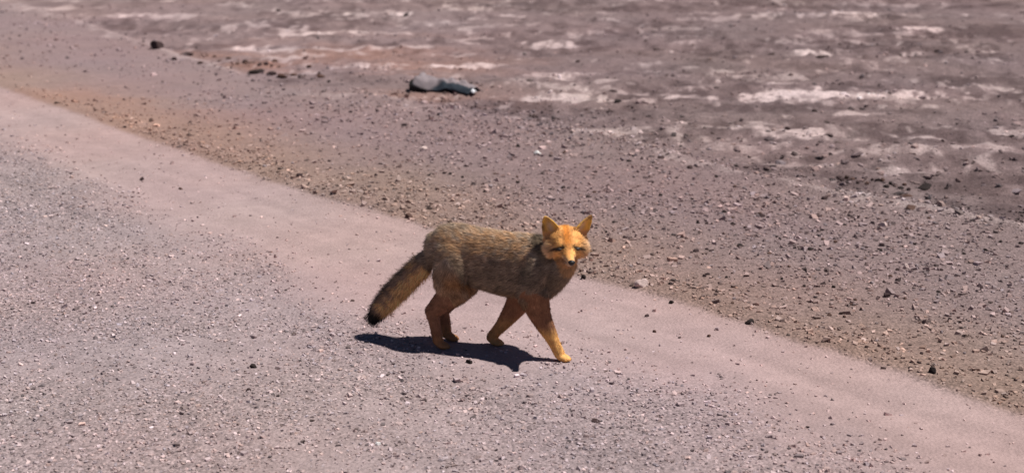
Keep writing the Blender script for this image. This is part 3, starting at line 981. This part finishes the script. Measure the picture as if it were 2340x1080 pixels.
def fur_color(P, part):
    n = len(P)
    up = sstep(.27, .41, P[:, 2])
    c = lerp3(np.broadcast_to(C_FLANK, (n, 3)), C_BACK, up)
    g = np.exp(-((P[:, 2] - .375) / .05) ** 2) * sstep(-.26, -.12, P[:, 0]) * sstep(.20, .10, P[:, 0])
    c = lerp3(c, C_GRIZ, np.clip(g * (.1 + 1.5 * n3(P, 95, 3)), 0, 1))
    c = c * (1 + .32 * (n3(P, 30, 4)[:, None] - .5))
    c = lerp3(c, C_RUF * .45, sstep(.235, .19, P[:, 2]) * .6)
    is_ = lambda *k: np.isin(part, [PARTS.index(q) for q in k])
    m = is_('neck'); c[m] = C_NECK
    nk = m & (P[:, 2] > .40); c[nk] = C_NECK * .55  # dark neck colour has the head's shade painted in, deepest at the top
    m = is_('chest'); c[m] = np.array([.42, .24, .12])
    m = is_('thigh'); c[m] = lerp3(C_BACK * np.ones((m.sum(), 3)), C_RUF * .6, np.clip(sstep(.36, .24, P[m, 2]) * (.5 + .5 * n3(P[m], 30, 5)), 0, 1))
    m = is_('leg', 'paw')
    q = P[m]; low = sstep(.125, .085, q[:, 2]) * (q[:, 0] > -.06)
    c[m] = lerp3(np.array([.30, .135, .070]) * np.ones((len(q), 3)), np.array([.84, .45, .15]), low * np.where(q[:, 1] < 0, 1, .35))  # sunlit near foreleg painted bright, shaded far foreleg painted darker
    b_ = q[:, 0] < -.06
    cm = c[m]; cm[b_] = lerp3(np.array([.27, .125, .070]) * np.ones((b_.sum(), 3)), C_LEG, sstep(.07, .03, q[b_, 2]) * .6); c[m] = cm  # hind legs darkened to paint in the body's shade
    m = is_('tail')
    if m.any():
        q = P[m]; s = np.clip((-.235 - q[:, 0]) / .215, 0, 1)
        # upper side darker; lower side tawny, brightened to paint in backlit glow
        a = np.array([-.215, .330]); b = np.array([-.440, .074]); dd = (b - a) / np.linalg.norm(b - a); nn = np.array([-dd[1], dd[0]])
        if nn[1] < 0: nn = -nn
        h = ((q[:, [0, 2]] - a) @ nn) / .038
        t = lerp3(np.array([.90, .50, .22]) * np.ones((len(q), 3)), np.array([.34, .22, .16]), sstep(-.15, .55, h + 1.7 * (n3(q, 70, 8) - .5)))
        t = lerp3(t, np.array([.07, .045, .035]), np.exp(-((h - .75) / .25) ** 2) * .7)
        al = (q[:, [0, 2]] - a) @ dd / np.linalg.norm(b - a)
        t = lerp3(t, C_BLACK, sstep(.845, .90, al + .06 * (n3(q, 60, 9) - .5)))
        c[m] = t
    m = is_('head', 'muzzle', 'ear')
    if m.any():
        q = (P[m] - np.array(HEAD[:])) @ HM        # f, r, u
        f, r_, u = q[:, 0], q[:, 1], q[:, 2]
        t = C_FACE * np.ones((len(q), 3))
        crown = sstep(.016, .004, np.abs(r_ - .002)) * sstep(.004, .02, u)
        t = lerp3(t, C_CROWN, crown * .9)
        t = lerp3(t, np.array([.70, .45, .27]), sstep(.034, .060, np.abs(r_)) * sstep(.035, .0, u) * .8)
        t = lerp3(t, np.array([.45, .27, .16]), sstep(-.030, -.060, f) * sstep(.05, .02, u) * .6)
        t = lerp3(t, np.array([.30, .16, .09]), sstep(-.024, -.042, u) * sstep(-.03, .01, f) * .7)  # shade beneath the muzzle painted brown into the chin fur
        t = lerp3(t, C_PALE, sstep(.03, .045, f) * sstep(-.012, -.024, u) * .55)
        # neck side behind the cheeks, in the same painted shade colour
        t = lerp3(t, C_NECK * .8, sstep(-.045, -.075, f) * sstep(.06, .03, u))
        # dark eye lining running towards the muzzle
        for s in (-1, 1):
            e = np.sqrt(((r_ - s * .029) / .0205) ** 2 + ((u + .001 + (np.abs(r_) - .029) * .42) / .0068) ** 2)
            t = lerp3(t, C_BLACK * 1.2, sstep(1.22, .85, e) * (f > -.02) * .95)
        t = lerp3(t, np.array([.05, .02, .015]), sstep(.0035, .001, np.abs(u + .0345 + (.07 - f) * .03)) * sstep(.015, .03, f) * .9)
        e = is_('ear')[m].astype(float) * sstep(.030, .046, u)
        fr = np.clip(_ear_front * 2.5, 0, 1)
        t = lerp3(t, np.array([.82, .45, .085]), e)
        right = (r_ < 0).astype(float)
        mid = np.clip(1 - np.abs(np.abs(r_) - (.047 + .30 * (u - .04))) / .016, 0, 1)
        t = lerp3(t, np.array([.30, .15, .08]), e * fr * mid * .55 * (1 - right * .3))
        t = lerp3(t, np.array([.70, .50, .33]), e * fr * mid * sstep(.078, .056, u) * .8)
        t = lerp3(t, np.array([.17, .08, .05]), e * right * sstep(.066, .090, u) * .85)
        t = lerp3(t, np.array([.20, .10, .05]), e * (1 - right) * sstep(.058, .072, r_ - .2 * (u - .04)) * sstep(.075, .055, u) * .8)  # shading at the outer base of one ear, painted into the fur
        c[m] = t
    return np.clip(c * (1 + .22 * (n3(P, 120, 12)[:, None] - .5)), .004, .9)


_cur_no = no


def no_ear(P, q):
    # which side of the ear a point is on is given by its normal: set per call
    return _ear_front


part, flow = groom(co)
isH = np.isin(part, [PARTS.index(k) for k in ('head', 'muzzle', 'ear')])
_ear_front = (no[isH] @ HM)[:, 0]
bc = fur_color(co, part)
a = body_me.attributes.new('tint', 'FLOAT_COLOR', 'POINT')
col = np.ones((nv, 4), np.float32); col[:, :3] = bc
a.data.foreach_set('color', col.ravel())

M_FUR, t_, b_ = new_mat('fur')
at = t_.nodes.new('ShaderNodeAttribute'); at.attribute_name = 'tint'
t_.links.new(at.outputs['Color'], b_.inputs['Base Color'])
b_.inputs['Roughness'].default_value = .75
b_.inputs['Specular IOR Level'].default_value = .25
body_me.materials.clear(); body_me.materials.append(M_FUR)
for p in body_me.polygons:
    p.material_index = 0
body = link('body', body_me, fox)

# fur: short tapered hairs combed along the body
body_me.calc_loop_triangles()
nt_ = len(body_me.loop_triangles)
tri = np.empty(nt_ * 3, np.int32); body_me.loop_triangles.foreach_get('vertices', tri); tri = tri.reshape(-1, 3)
A_, B_, Cc = co[tri[:, 0]], co[tri[:, 1]], co[tri[:, 2]]
area = np.linalg.norm(np.cross(B_ - A_, Cc - A_), axis=1) / 2
NH = 190000
ti = rng.choice(nt_, NH, p=area / area.sum())
u1 = np.sqrt(rng.random(NH)); u2 = rng.random(NH)
w0, w1, w2 = 1 - u1, u1 * (1 - u2), u1 * u2
P = A_[ti] * w0[:, None] + B_[ti] * w1[:, None] + Cc[ti] * w2[:, None]
Nh = no[tri[ti, 0]] * w0[:, None] + no[tri[ti, 1]] * w1[:, None] + no[tri[ti, 2]] * w2[:, None]
Nh /= np.linalg.norm(Nh, axis=1, keepdims=True) + 1e-9
hpart, hflow = groom(P)
isH = np.isin(hpart, [PARTS.index(k) for k in ('head', 'muzzle', 'ear')])
_ear_front = (Nh[isH] @ HM)[:, 0]
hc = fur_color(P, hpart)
LEN = dict(torso=.020, neck=.026, chest=.020, thigh=.017, leg=.011, paw=.006, tail=.032, head=.0140, muzzle=.0055, ear=.006)
LIFT = dict(torso=.28, neck=.38, chest=.30, thigh=.25, leg=.22, paw=.2, tail=.38, head=.36, muzzle=.22, ear=.25)
ln = np.array([LEN[k] for k in PARTS])[hpart] * rng.uniform(.6, 1.25, NH)
lf = np.array([LIFT[k] for k in PARTS])[hpart]
# keep the eyes clear; longer cheek hair
q = (P - np.array(HEAD[:])) @ HM
ey = isH & (q[:, 0] > -.01) & (np.abs(np.abs(q[:, 1]) - .029) < .013) & (np.abs(q[:, 2]) < .009)
ln[ey] = .0008
ck = isH & (np.abs(q[:, 1]) > .045) & (q[:, 2] < .02); ln[ck] = rng.uniform(.014, .026, int(ck.sum()))
hflow[:, 2] -= .25
hflow[ck] += HM @ np.array([-.3, 0, -.3]) + np.sign(q[ck, 1])[:, None] * HM[:, 1] * .5
T = hflow - Nh * (hflow * Nh).sum(1, keepdims=True)
T /= np.linalg.norm(T, axis=1, keepdims=True) + 1e-6
T = T + rng.normal(0, .22, T.shape) * np.where(hpart == PARTS.index('tail'), 1.6, 1.0)[:, None]
D1 = T + Nh * (lf * rng.uniform(.6, 1.6, NH))[:, None]; D1 /= np.linalg.norm(D1, axis=1, keepdims=True)
D2 = T + Nh * (lf * .2)[:, None]; D2 /= np.linalg.norm(D2, axis=1, keepdims=True)
Sd = np.cross(D1, Nh); Sd /= np.linalg.norm(Sd, axis=1, keepdims=True) + 1e-6
wd = (.0008 + .00001 * ln / .001)[:, None] * .6
p0 = P - Nh * .001; p1 = p0 + D1 * (ln * .5)[:, None]; p2 = p1 + D2 * (ln * .5)[:, None]
hv = np.stack([p0 + Sd * wd, p0 - Sd * wd, p1 + Sd * wd * .8, p1 - Sd * wd * .8, p2], 1)
hf = np.array([[0, 1, 3], [0, 3, 2], [2, 3, 4]])
hf = (hf[None] + (np.arange(NH) * 5)[:, None, None]).reshape(-1, 3)
# orientation of the ribbons follows the skin
fn = np.cross(hv[:, 1] - hv[:, 0], hv[:, 3] - hv[:, 0])
flip = (fn * Nh).sum(1) < 0
hf3 = hf.reshape(NH, 3, 3); hf3[flip] = hf3[flip][:, :, ::-1]
hf = hf3.reshape(-1, 3)
tone = rng.normal(1, .16, NH) * (1 + .55 * (n3(P, 210, 21) - .5)) * (1 + np.where(P[:, 0] < .2, .60, .3) * (n3(P, 72, 22) - .5))
griz = np.isin(hpart, [PARTS.index(k) for k in ('torso', 'neck', 'thigh', 'tail')])
uu = rng.random(NH)
tone[griz & (uu < .16)] *= .5
tone[griz & (uu > .86)] *= 1.5
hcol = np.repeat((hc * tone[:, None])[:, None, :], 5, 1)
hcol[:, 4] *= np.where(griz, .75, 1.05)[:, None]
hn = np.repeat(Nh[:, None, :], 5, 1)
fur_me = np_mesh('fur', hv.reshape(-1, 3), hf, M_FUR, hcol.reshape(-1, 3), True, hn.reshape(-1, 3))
link('fur', fur_me, fox, kind='stuff')

# eyes and nose
M_EYE, _, b_ = new_mat('eye_surface'); b_.inputs['Base Color'].default_value = (.012, .006, .004, 1); b_.inputs['Roughness'].default_value = .55
M_NOSE, _, b_ = new_mat('nose_leather'); b_.inputs['Base Color'].default_value = (.010, .008, .008, 1); b_.inputs['Roughness'].default_value = .5


def small_ellip(name, c, rf, rr_, ru, mat, squash=None):
    b = bmesh.new(); bmesh.ops.create_icosphere(b, subdivisions=3, radius=1)
    v = np.array([q_.co[:] for q_ in b.verts])
    if squash == 'nose':
        v[:, 1] *= 1 - .35 * np.clip(-v[:, 2], 0, 1)
    v = v * np.array([rf, rr_, ru])
    f = np.array([[q_.index for q_ in p.verts] for p in b.faces]); b.free()
    v = (HM @ v.T).T + hp(*c)
    return link(name, np_mesh(name, v, f, mat, None, True), fox)


small_ellip('eye', (.0215, .0275, -.001), .0100, .0115, .0052, M_EYE)
small_ellip('eye', (.0215, -.0275, -.001), .0100, .0115, .0052, M_EYE)
small_ellip('nose', (.097, 0, -.023), .0085, .0115, .0090, M_NOSE, 'nose')
